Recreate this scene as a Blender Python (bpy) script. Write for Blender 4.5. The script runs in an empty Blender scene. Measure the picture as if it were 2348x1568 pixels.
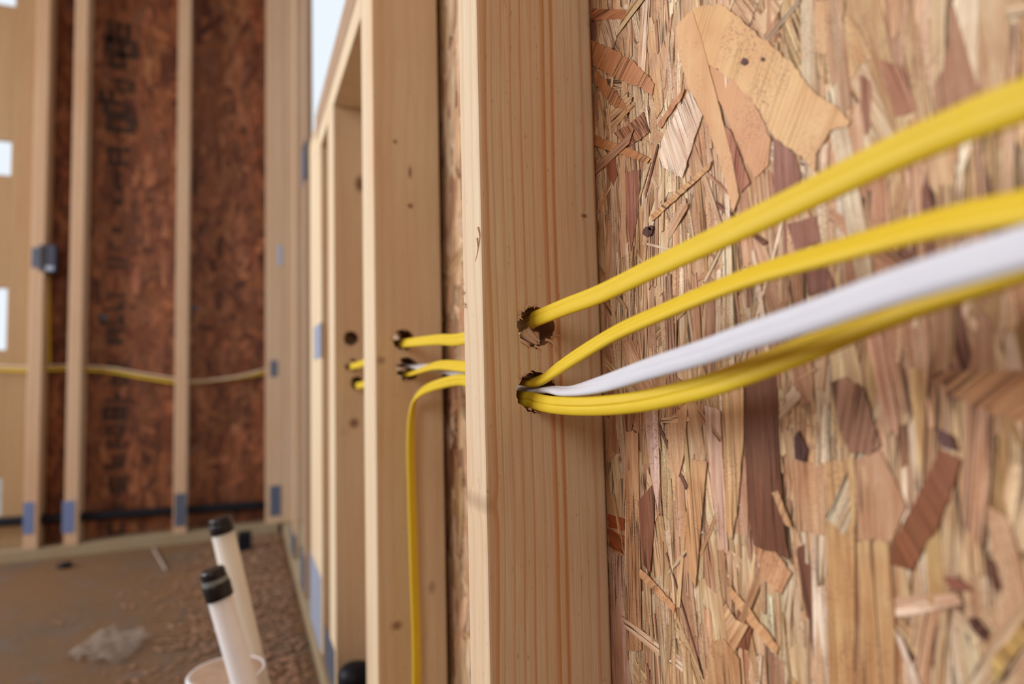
import bpy, bmesh, math, random
import numpy as np
from mathutils import Vector, Matrix

# ------------------------------------------------------------------ camera
SC = bpy.context.scene
COL = SC.collection
F = 1400.0                                     # focal length in pixels of the 2348 px wide frame
TH, PI_, RO = math.radians(23.6), math.radians(3.58), -math.atan(.0235)
CAMZ = .575
_f = np.array([math.sin(TH)*math.cos(PI_), math.cos(TH)*math.cos(PI_), math.sin(PI_)])
_r0 = np.array([math.cos(TH), -math.sin(TH), 0.0]); _u0 = np.cross(_r0, _f)
_r = _r0*math.cos(RO)+_u0*math.sin(RO); _u = -_r0*math.sin(RO)+_u0*math.cos(RO)
EYE = np.array([0, 0, CAMZ])
cam_d = bpy.data.cameras.new('camera'); cam = bpy.data.objects.new('camera', cam_d); COL.objects.link(cam)
cam.matrix_world = Matrix(((_r[0], _u[0], -_f[0], 0), (_r[1], _u[1], -_f[1], 0), (_r[2], _u[2], -_f[2], CAMZ), (0, 0, 0, 1)))
cam_d.sensor_width = 36; cam_d.lens = 36*F/2348; cam_d.clip_start = .01
cam_d.dof.use_dof = True; cam_d.dof.focus_distance = .40; cam_d.dof.aperture_fstop = 3.6
SC.camera = cam

# ------------------------------------------------------------------ light and exposure
vs = SC.view_settings
vs.view_transform = 'Standard'; vs.look = 'None'; vs.gamma = 1; vs.use_curve_mapping = False
vs.exposure = .12
W = bpy.data.worlds.new('overcast_sky'); SC.world = W; W.use_nodes = True
bg = W.node_tree.nodes['Background']; bg.inputs[0].default_value = (.86, .93, 1, 1); bg.inputs[1].default_value = .92
def area(name, loc, aim, sx, sy, power, col):
    d = bpy.data.lights.new(name, 'AREA'); d.shape = 'RECTANGLE'; d.size = sx; d.size_y = sy
    d.energy = power; d.color = col
    o = bpy.data.objects.new(name, d); COL.objects.link(o); o.location = loc
    o.rotation_euler = (Vector(aim)-Vector(loc)).to_track_quat('-Z', 'Y').to_euler()
    return o
# daylight through the wide unglazed opening in the left wall; warm fill added behind the camera to brighten the stud faces
area('daylight_left', (-2.55, 1.55, 1.40), (0, 1.35, .9), 1.9, 1.5, 84, (.97, .98, 1))
area('added_rear_fill', (-1.2, -1.15, 1.5), (-.2, 2.0, .6), 1.0, 0.9, 10.5, (1, .86, .75))

# ------------------------------------------------------------------ pixel rays to places
def _ray(x, y): return _f+_r*(x-1174)/F-_u*(y-784)/F
def PX(x, y, c): r = _ray(x, y); return EYE+r*(c/r[0])
def PY(x, y, c): r = _ray(x, y); return EYE+r*(c/r[1])
def PZ(x, y, c): r = _ray(x, y); return EYE+r*((c-CAMZ)/r[2])
def PD(x, y, d): return EYE+_ray(x, y)*d

# ------------------------------------------------------------------ node helpers
class NT:
    def __init__(s, name):
        s.m = bpy.data.materials.new(name); s.m.use_nodes = True; s.t = s.m.node_tree
        s.b = s.t.nodes['Principled BSDF']
    def n(s, typ, **kw):
        n = s.t.nodes.new(typ)
        for k, v in kw.items(): setattr(n, k, v)
        return n
    def put(s, sock, v):
        if isinstance(v, bpy.types.NodeSocket): s.t.links.new(v, sock)
        elif v is not None: sock.default_value = v
    def math(s, op, a, b=None, c=None, clamp=False):
        n = s.n('ShaderNodeMath', operation=op, use_clamp=clamp)
        for i, v in enumerate((a, b, c)): s.put(n.inputs[i], v) if v is not None else None
        return n.outputs[0]
    def vmath(s, op, a, b=None):
        n = s.n('ShaderNodeVectorMath', operation=op)
        s.put(n.inputs[0], a)
        if b is not None: s.put(n.inputs[1], b)
        return n.outputs['Value'] if op in ('LENGTH', 'DISTANCE', 'DOT_PRODUCT') else n.outputs[0]
    def noise(s, vec, scale=1, detail=2, rough=.5, out='Fac', dist=0):
        n = s.n('ShaderNodeTexNoise'); s.put(n.inputs['Vector'], vec); n.inputs['Scale'].default_value = scale
        n.inputs['Detail'].default_value = detail; n.inputs['Roughness'].default_value = rough
        n.inputs['Distortion'].default_value = dist
        return n.outputs[out]
    def ramp(s, fac, stops, interp='LINEAR'):
        n = s.n('ShaderNodeValToRGB'); r = n.color_ramp; r.interpolation = interp
        while len(r.elements) < len(stops): r.elements.new(.5)
        for e, (p, c) in zip(r.elements, stops):
            e.position = p; e.color = (*c, 1) if len(c) == 3 else c
        s.put(n.inputs[0], fac); return n.outputs[0]
    def mix(s, fac, a, b, mode='MIX'):
        n = s.n('ShaderNodeMix', data_type='RGBA', blend_type=mode)
        s.put(n.inputs[0], fac)
        s.put(n.inputs[6], (*a, 1) if isinstance(a, tuple) and len(a) == 3 else a)
        s.put(n.inputs[7], (*b, 1) if isinstance(b, tuple) and len(b) == 3 else b)
        return n.outputs[2]
    def mr(s, v, a, b, c=0., d=1.):
        n = s.n('ShaderNodeMapRange'); s.put(n.inputs[0], v)
        for i, q in enumerate((a, b, c, d)): s.put(n.inputs[i+1], q)
        return n.outputs[0]
    def bump(s, h, strength=.3, dist=.001):
        n = s.n('ShaderNodeBump'); n.inputs['Strength'].default_value = strength; n.inputs['Distance'].default_value = dist
        s.put(n.inputs['Height'], h); s.put(s.b.inputs['Normal'], n.outputs[0])
    def coord(s, rnd=True):
        o = s.n('ShaderNodeTexCoord').outputs['Object']
        if not rnd: return o
        i = s.n('ShaderNodeObjectInfo').outputs['Random']
        c = s.n('ShaderNodeCombineXYZ'); s.put(c.inputs[2], s.math('MULTIPLY', i, 37.))
        return s.vmath('ADD', o, c.outputs[0])
    def fin(s, col, rough=.6, metal=0., spec=.35):
        s.put(s.b.inputs['Base Color'], (*col, 1) if isinstance(col, tuple) and len(col) == 3 else col)
        s.put(s.b.inputs['Roughness'], rough); s.b.inputs['Metallic'].default_value = metal
        s.b.inputs['Specular IOR Level'].default_value = spec
        return s.m

def kn(px, py, plane, c, xc, rx, rz, st=1.):
    q = PY(px, py, c) if plane == 'Y' else PX(px, py, c)
    return (q[0]-xc, q[2]-.0382, rx, rz, st)
def lumber(name, light=(.74, .625, .44), dark=(.61, .38, .20), ring=.0068, pith=(-.25, .35), knots=(), warp=.012, contrast=1., seed=0.):
    """sawn softwood: growth rings round a pith line beside the board, fibres, knots at (local x, z, rx, rz)"""
    s = NT(name)
    raw = s.n('ShaderNodeTexCoord').outputs['Object']
    o = s.coord()
    ov = s.vmath('ADD', o, (seed, seed*1.7, seed*3.1))
    d = s.noise(s.vmath('MULTIPLY', ov, (5, 5, 2.6)), 1, 2, .45)
    d2 = s.noise(s.vmath('MULTIPLY', ov, (22, 22, 9)), 1, 2, .5)
    sx = s.n('ShaderNodeSeparateXYZ'); s.put(sx.inputs[0], raw)
    x, y, z = sx.outputs
    dx = s.math('SUBTRACT', x, pith[0]); dy = s.math('SUBTRACT', y, pith[1])
    r = s.math('SQRT', s.math('ADD', s.math('MULTIPLY', dx, dx), s.math('MULTIPLY', dy, dy)))
    r = s.math('ADD', r, s.math('MULTIPLY', s.math('SUBTRACT', d, .5), warp*2.2))
    r = s.math('ADD', r, s.math('MULTIPLY', s.math('SUBTRACT', d2, .5), warp*.22))
    kmask = None
    for (kx, kz, rx, rz, kst) in knots:                                   # rings flow round each knot
        ax = s.math('DIVIDE', s.math('SUBTRACT', x, kx), rx); az = s.math('DIVIDE', s.math('SUBTRACT', z, kz), rz)
        q = s.math('ADD', s.math('MULTIPLY', ax, ax), s.math('MULTIPLY', az, az))
        g = s.math('MULTIPLY', s.math('POWER', 2.718, s.math('MULTIPLY', q, -.6)), kst)
        kmask = g if kmask is None else s.math('MAXIMUM', kmask, g)
    if kmask is not None: r = s.math('ADD', r, s.math('MULTIPLY', kmask, ring*.8))
    cr = s.n('ShaderNodeCombineXYZ'); s.put(cr.inputs[0], s.math('MULTIPLY', r, 95.)); cr.inputs[1].default_value = seed
    w1 = s.noise(cr.outputs[0], 1, 2, .6)
    ph = s.math('ADD', s.math('DIVIDE', r, ring), s.math('MULTIPLY', w1, 2.4))
    fr = s.math('FRACT', ph)
    lat = s.ramp(fr, [(0, (.05,)*3), (.45, (.15,)*3), (.78, (1,)*3), (.86, (.75,)*3), (.95, (.08,)*3), (1, (.05,)*3)])
    cr2 = s.n('ShaderNodeCombineXYZ'); s.put(cr2.inputs[0], s.math('MULTIPLY', r, 60.)); cr2.inputs[1].default_value = seed+9
    amp = s.mr(s.noise(cr2.outputs[0], 1, 1), .35, .7, .25, 1.)
    amp = s.math('MULTIPLY', amp, s.mr(x, -.0449, -.0440, .28, 1.))
    fac = s.math('MULTIPLY', s.math('MULTIPLY', lat, amp), .85*contrast, clamp=True)
    col = s.mix(fac, light, dark)
    fib = s.noise(s.vmath('MULTIPLY', ov, (1400, 1400, 22)), 1, 3, .6)
    col = s.mix(s.mr(fib, .35, .7, 0., .30), col, tuple(c*.72 for c in dark))
    bl = s.noise(s.vmath('MULTIPLY', ov, (14, 14, 3)), 1, 3, .6)
    col = s.mix(s.mr(bl, .4, .75, 0., .32), col, (dark[0]*1.0, dark[1]*.78, dark[2]*.6))
    pit = s.noise(s.vmath('MULTIPLY', ov, (500, 500, 160)), 1, 1, .5)
    col = s.mix(s.mr(pit, .72, .78, 0., .35), col, tuple(c*.45 for c in dark))
    if kmask is not None: col = s.mix(s.mr(kmask, .3, .85, 0., .85), col, (.16, .06, .025))
    s.bump(s.math('ADD', fib, s.math('MULTIPLY', lat, .4)), .18, .0006)
    return s.fin(col, .62, 0, .25)

def osb_mat(name, tint=(1, 1, 1)):
    s = NT(name)
    an = s.n('ShaderNodeAttribute', attribute_name='flake'); a = an.outputs['Color']; al = an.outputs['Alpha']
    def T(v): return s.math('MULTIPLY', v, al)
    uv = s.n('ShaderNodeUVMap', uv_map='grain').outputs[0]
    def N(off, su, sv, det, ro): return s.noise(s.vmath('MULTIPLY', s.vmath('ADD', uv, (off, off*.7, 0)), (su, sv, 1)), 1, det, ro)
    col = s.mix(1., a, tint, 'MULTIPLY')
    o = s.coord(False)
    big = s.noise(o, 26, 3, .6)
    col = s.mix(s.mr(big, .42, .68, 0., .55), col, s.mix(1., col, (.80, .60, .50), 'MULTIPLY'))
    tone = N(0, 110, 9, 3, .65)
    col = s.mix(T(s.mr(tone, .42, .64, 0., .75)), col, s.mix(1., col, (.76, .59, .46), 'MULTIPLY'))
    t2 = N(5.1, 420, 14, 2, .6)
    col = s.mix(T(s.mr(t2, .46, .66, 0., .75)), col, s.mix(1., col, (.70, .53, .41), 'MULTIPLY'))
    pale = N(3.3, 260, 13, 2, .6)
    col = s.mix(T(s.mr(pale, .50, .64, 0., .85)), col, s.mix(1., col, (1.32, 1.34, 1.36), 'MULTIPLY'))
    fib = N(1.9, 1700, 40, 3, .65)
    col = s.mix(T(s.mr(fib, .46, .70, 0., .75)), col, s.mix(1., col, (.58, .38, .27), 'MULTIPLY'))
    sp = s.noise(o, 1000, 3, .7); spm = s.noise(o, 34, 3, .6)
    m = s.math('MULTIPLY', s.mr(sp, .53, .62), s.mr(spm, .44, .60, 0., .75))
    col = s.mix(m, col, (.20, .075, .05))
    ck = N(7.7, 260, 6, 2, .5)
    ck2 = s.math('ABSOLUTE', s.math('SUBTRACT', ck, .5))
    ckm = s.math('MULTIPLY', s.mr(ck2, .004, .022, 1., 0.), s.mr(N(2.2, 40, 8, 1, .5), .49, .54))
    col = s.mix(T(s.math('MULTIPLY', ckm, .95)), col, (.05, .02, .012))
    h = s.math('ADD', s.math('MULTIPLY', fib, .6), s.math('SUBTRACT', tone, s.math('MULTIPLY', ckm, 1.5)))
    s.bump(T(h), .9, .0008)
    return s.fin(col, .5, 0, .35)

def plain(name, col, rough=.5, metal=0., spec=.4, var=.12, scale=30, stretch=(1, 1, 1), dark=None, bump=0):
    s = NT(name); o = s.vmath('MULTIPLY', s.coord(), stretch)
    n = s.noise(o, scale, 3, .6)
    d = dark or tuple(c*.5 for c in col)
    c = s.mix(s.mr(n, .35, .75, 0., min(1, var*2)), col, d)
    if bump: s.bump(n, bump, .001)
    return s.fin(c, rough, metal, spec)

M = {}
M['stud_near'] = lumber('lumber_near', dark=(.57, .28, .12), ring=.0072, pith=(-.30, .10), seed=1.3, warp=.0055,
                        knots=[kn(1340, 495, 'Y', .371, .1864, .0022, .0016), kn(1098, 1152, 'X', .1414, .1864, .006, .0075, .5)], contrast=1.7)
M['stud_mid'] = lumber('lumber_mid', light=(.74, .62, .435), dark=(.62, .385, .21), seed=4.1, ring=.009, warp=.008, contrast=.7,
                       knots=[kn(*p[:2], 'Y', .734, .1834, *p[2:]) for p in ((906, 325, .0026, .0026), (940, 395, .002, .0075), (941, 472, .0035, .003), (910, 1434, .007, .006, .8),
                              (991, 1346, .006, .009, .6), (874, 826, .006, .006, .7))])
M['lumber'] = lumber('lumber', seed=7.7, contrast=.8)
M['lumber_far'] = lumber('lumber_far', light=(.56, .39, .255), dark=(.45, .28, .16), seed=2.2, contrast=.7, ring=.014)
M['stud_third'] = lumber('lumber_third', light=(.74, .62, .44), dark=(.60, .38, .21), seed=11.3, contrast=.7, knots=[kn(*p[:2], 'Y', 1.10, .1864, *p[2:]) for p in ((826, 422, .009, .014), (812, 970, .009, .009, .9), (790, 990, .014, .012, .4), (810, 248, .04, .005, .4))])
M['tan'] = lumber('tan_lumber', light=(.38, .25, .13), dark=(.29, .175, .08), seed=8, contrast=.6)
M['treated'] = lumber('treated_lumber', light=(.32, .25, .155), dark=(.24, .18, .11), seed=5, contrast=.6)
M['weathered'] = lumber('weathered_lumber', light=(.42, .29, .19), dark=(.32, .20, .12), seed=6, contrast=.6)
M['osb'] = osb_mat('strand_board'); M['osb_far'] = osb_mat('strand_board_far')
M['drilled'] = plain('shaded_bore_wood', (.30, .135, .055), .8, var=.3, scale=120)  # rough drilled wood, with the holes' deep shade put into its colour
M['splinter'] = plain('torn_wood', (.72, .50, .33), .7, var=.2, scale=200)
M['steel'] = plain('galvanised_steel', (.36, .41, .53), .5, .3, var=.1, scale=60)
M['steel_blue'] = plain('blue_steel', (.15, .20, .36), .5, .2, var=.1, scale=60)
M['steel_dark'] = plain('dull_steel', (.10, .12, .17), .5, .3, var=.2, scale=60)
M['black'] = plain('black_plastic', (.012, .012, .015), .35, var=.2)
M['blackpipe'] = plain('black_pipe', (.006, .007, .012), .5, var=.2, spec=.2)
def _sss(m, w=.6):
    b = m.node_tree.nodes['Principled BSDF']; b.inputs['Subsurface Weight'].default_value = w; b.inputs['Subsurface Radius'].default_value = (1, 1, 1); b.inputs['Subsurface Scale'].default_value = .05
M['pipe_white'] = plain('translucent_white_pipe', (.90, .90, .94), .38, var=.06)
M['pipe_cream'] = plain('cream_pipe', (.84, .80, .71), .4, var=.06)
_sss(M['pipe_white']); _sss(M['pipe_cream'])
M['grey_ring'] = plain('grey_ring', (.22, .25, .25), .4)
M['pvc'] = plain('white_drain_pipe', (.82, .84, .88), .35, var=.05)
M['dust'] = plain('dusty_top', (.48, .33, .23), .8, var=.3, scale=25)
M['paper'] = plain('pale_rod', (.42, .33, .27), .4, var=.3)
M['film'] = plain('clear_film', (.5, .42, .36), .22, var=.1, spec=.8); M['film'].node_tree.nodes['Principled BSDF'].inputs['Alpha'].default_value = .17
M['box'] = plain('blue_grey_box', (.045, .05, .085), .4, var=.2)
M['panel_brown'] = plain('brown_panel', (.36, .19, .10), .7, var=.3, scale=12, dark=(.22, .10, .05))
M['earth'] = plain('earth_outside', (.40, .36, .30), .9, var=.3, scale=3)

def cable_mat(name, col, shade, marks=False):
    s = NT(name)
    uv = s.n('ShaderNodeUVMap', uv_map='along').outputs[0]
    n = s.noise(s.vmath('MULTIPLY', uv, (6, 60, 1)), 1, 3, .6)
    c = s.mix(s.mr(n, .4, .75, 0., .35), col, shade)
    if marks:                                     # rubbed print and scuffs on the jacket's flat side
        sx = s.n('ShaderNodeSeparateXYZ'); s.put(sx.inputs[0], uv)
        band = s.math('MULTIPLY', s.mr(s.math('ABSOLUTE', s.math('SUBTRACT', sx.outputs[0], .24)), .045, .075, 1., 0.), 1.)
        sc = s.noise(s.vmath('MULTIPLY', uv, (160, 900, 1)), 1, 2, .7)
        ln = s.noise(s.vmath('MULTIPLY', uv, (1, 16, 1)), 1, 1)
        m = s.math('MULTIPLY', s.math('MULTIPLY', band, s.mr(sc, .47, .56)), s.mr(ln, .50, .62, 0., .65))
        c = s.mix(m, c, (.10, .10, .03))
    s.bump(n, .08, .001)
    return s.fin(c, .48, 0, .28)
M['yellow'] = cable_mat('yellow_jacket', (.73, .53, .03), (.66, .43, .012), True)
M['yellow_plain'] = cable_mat('yellow_jacket_plain', (.73, .53, .03), (.66, .43, .012))
M['white_jacket'] = cable_mat('white_jacket', (.66, .68, .75), (.60, .60, .68))
M['tan_jacket'] = cable_mat('tan_jacket', (.62, .50, .36), (.5, .38, .25))

def floor_mat():
    s = NT('subfloor'); o = s.coord(False)
    a = s.noise(o, 3.2, 5, .6); b = s.noise(o, 16, 5, .7); c = s.noise(o, 160, 3, .7)
    col = s.ramp(a, [(.3, (.115, .078, .050)), (.5, (.15, .083, .040)), (.7, (.17, .086, .038))])
    col = s.mix(s.mr(b, .5, .72, 0., .6), col, (.12, .105, .10))
    col = s.mix(s.mr(c, .60, .70, 0., .6), col, (.50, .30, .18))
    s.bump(b, .3, .004)
    return s.fin(col, .8, 0, .15)
M['floor'] = floor_mat()

# ------------------------------------------------------------------ object helpers
def link(name, me, m=None, parent=None, loc=(0, 0, 0), **props):
    o = bpy.data.objects.new(name, me); COL.objects.link(o); o.location = loc
    if m is not None and me is not None: me.materials.append(M[m] if isinstance(m, str) else m)
    if parent is not None: o.parent = parent
    for k, v in props.items(): o[k] = v
    return o
def finish(bm, smooth=False):
    me = bpy.data.meshes.new('mesh'); bm.to_mesh(me); bm.free()
    if smooth:
        for p in me.polygons: p.use_smooth = True
    return me
def box_bm(x0, x1, y0, y1, z0, z1, bev=.0015, bm=None):
    new = bmesh.new(); bmesh.ops.create_cube(new, size=1)
    for v in new.verts:
        v.co = Vector(((x0+x1)/2+v.co.x*(x1-x0), (y0+y1)/2+v.co.y*(y1-y0), (z0+z1)/2+v.co.z*(z1-z0)))
    if bev: bmesh.ops.bevel(new, geom=list(new.edges), offset=bev, segments=2, affect='EDGES', profile=.5)
    if bm is None: return new
    me = bpy.data.meshes.new('t'); new.to_mesh(me); new.free(); bm.from_mesh(me); bpy.data.meshes.remove(me); return bm
def box(name, x0, x1, y0, y1, z0, z1, m, bev=.0015, parent=None, **props):
    """a box whose origin is the middle of its base"""
    c = ((x0+x1)/2, (y0+y1)/2, z0)
    me = finish(box_bm(x0-c[0], x1-c[0], y0-c[1], y1-c[1], 0, z1-z0, bev))
    if parent is not None: c = tuple(a-b for a, b in zip(c, parent.location))
    return link(name, me, m, parent, c, **props)

def jag_cutter(x, z, y0, y1, r, rng, flare=.0012, axis='Y'):
    bm = bmesh.new(); n = 40
    rad = [r+rng.uniform(-.0007, .0007)+(rng.uniform(0, .0016) if rng.random() < .25 else 0) for _ in range(n)]
    rings = []
    for (yy, k, f) in ((y0-.01, 1, flare), (y0+.0015, 1, flare*.3), (y0+.006, .3, 0), (y1+.01, .3, 0)):
        rings.append([bm.verts.new((x+(r+(rad[i]-r)*k+f)*math.cos(i*2*math.pi/n), yy, z+(r+(rad[i]-r)*k+f)*math.sin(i*2*math.pi/n))) for i in range(n)])
    for a, b in zip(rings, rings[1:]):
        for i in range(n): bm.faces.new((a[i], a[(i+1) % n], b[(i+1) % n], b[i]))
    bm.faces.new(rings[0][::-1]); bm.faces.new(rings[-1])
    if axis == 'X':
        for v in bm.verts: v.co = Vector((v.co.y, v.co.x, v.co.z))
    bmesh.ops.recalc_face_normals(bm, faces=bm.faces)
    return finish(bm)

def stud(label, x0, x1, y0, y1, z0, z1, m='lumber', holes=(), group='wall studs', name='wall_stud', seed=1, wav=0):
    """sawn stud; holes = (x, z, radius) drilled right through along Y with torn rims"""
    o = box(name, x0, x1, y0, y1, z0, z1, m, .002, label=label, category='stud')
    if group: o['group'] = group
    rng = random.Random(seed)
    if holes:
        cuts = []
        for hole in holes:
            hx, hz, hr = hole[:3]; L_ = o.location
            me_ = jag_cutter(hx-L_.y, hz-L_.z, x0-L_.x, x1-L_.x, hr, rng, axis='X') if len(hole) > 3 else jag_cutter(hx-L_.x, hz-L_.z, y0-L_.y, y1-L_.y, hr, rng)
            c = link('cut', me_); c.location = o.location
            cuts.append(c)
            md = o.modifiers.new('b', 'BOOLEAN'); md.operation = 'DIFFERENCE'; md.object = c; md.solver = 'EXACT'
        bpy.context.view_layer.update()
        me = bpy.data.meshes.new_from_object(o.evaluated_get(bpy.context.evaluated_depsgraph_get()))
        o.modifiers.clear(); o.data = me
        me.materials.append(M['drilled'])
        for p in me.polygons:                       # bore walls get the wood colour darkened for hole shade
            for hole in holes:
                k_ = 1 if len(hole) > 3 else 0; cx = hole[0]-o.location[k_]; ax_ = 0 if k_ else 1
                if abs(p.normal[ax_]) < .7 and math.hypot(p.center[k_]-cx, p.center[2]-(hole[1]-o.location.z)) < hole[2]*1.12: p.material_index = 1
        for c in cuts: bpy.data.objects.remove(c)
    return o

def frames(pts):
    """parallel-ish frames: tangent, vertical-most side, normal"""
    P = np.array(pts); T = np.gradient(P, axis=0); T /= np.linalg.norm(T, axis=1)[:, None]
    return P, T
def spline(ctrl, n):
    """Catmull-Rom through control rows"""
    C = np.array(ctrl, float); C = np.vstack([2*C[0]-C[1], C, 2*C[-1]-C[-2]]); out = []
    segs = len(C)-3
    for i in range(segs):
        p0, p1, p2, p3 = C[i:i+4]
        k = n
        for j in range(k):
            t = j/k
            out.append(.5*((2*p1)+(-p0+p2)*t+(2*p0-5*p1+4*p2-p3)*t*t+(-p0+3*p1-3*p2+p3)*t**3))
    out.append(C[-2]); return np.array(out)
def cable_mesh(ctrl, width=.0110, thick=.0050, n=14, creases=((-.15, .22), (.15, .22))):
    """flat jacketed cable; ctrl rows = x, y, z, twist (degrees from width standing up)"""
    S = spline(ctrl, n); P, T = frames(S[:, :3]); tw = np.radians(S[:, 3])
    K = 64; vs_, uvs, fs = [], [], []
    L = np.concatenate([[0], np.cumsum(np.linalg.norm(np.diff(P, axis=0), axis=1))])
    up = np.array([0, 0, 1.]); w_prev = None
    for i in range(len(P)):
        w = up if w_prev is None else w_prev
        w = w-T[i]*(w@T[i]); w /= np.linalg.norm(w); w_prev = w
        nn = np.cross(T[i], w)
        a = tw[i]; wd = w*math.cos(a)+nn*math.sin(a); nd = np.cross(T[i], wd)
        for k in range(K):
            th = 2*math.pi*k/K; c, s_ = math.cos(th), math.sin(th)
            u = c*width/2
            v = math.copysign((1-min(1, abs(c))**3.)**.5, s_)*thick/2
            g = 1-sum(dp_*math.exp(-((u/width-q_)/.035)**2) for q_, dp_ in creases)
            q = P[i]+wd*u+nd*v*g
            vs_.append(q)
    for i in range(len(P)-1):
        for k in range(K):
            a, b = i*K+k, i*K+(k+1) % K
            fs.append((a, b, b+K, a+K)); uvs += [(k/K, L[i]), ((k+1)/K, L[i]), ((k+1)/K, L[i+1]), (k/K, L[i+1])]
    fs.append(tuple(range(K))[::-1]); uvs += [(0, 0)]*K
    m0 = (len(P)-1)*K; fs.append(tuple(range(m0, m0+K))); uvs += [(0, L[-1])]*K
    me = bpy.data.meshes.new('cable'); me.from_pydata([tuple(v) for v in vs_], [], fs)
    ul = me.uv_layers.new(name='along'); ul.data.foreach_set('uv', np.array(uvs, np.float32).ravel())
    for p in me.polygons: p.use_smooth = True
    return me
def lathe(bm, prof, axis0, axis_dir, n=32):
    """turn (radius, distance) profile about an axis"""
    A = Vector(axis0); D = Vector(axis_dir).normalized(); q = D.to_track_quat('Z', 'Y')
    rings = []
    for (r, d) in prof:
        rings.append([bm.verts.new(A+D*d+q @ Vector((r*math.cos(2*math.pi*i/n), r*math.sin(2*math.pi*i/n), 0))) for i in range(n)])
    for a, b in zip(rings, rings[1:]):
        for i in range(n): bm.faces.new((a[i], a[(i+1) % n], b[(i+1) % n], b[i]))
    bm.faces.new(rings[0][::-1]); bm.faces.new(rings[-1]); return bm
def lathe_obj(name, prof, a0, ad, m, parent=None, bevel=0, **props):
    bm = lathe(bmesh.new(), prof, (0, 0, 0), ad); me = finish(bm)
    for p in me.polygons: p.use_smooth = len(p.vertices) == 4
    loc = Vector(a0)-(parent.location if parent is not None else Vector())
    o = link(name, me, m, parent, loc, **props)
    md = o.modifiers.new('e', 'EDGE_SPLIT'); md.split_angle = math.radians(40)
    return o

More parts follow.
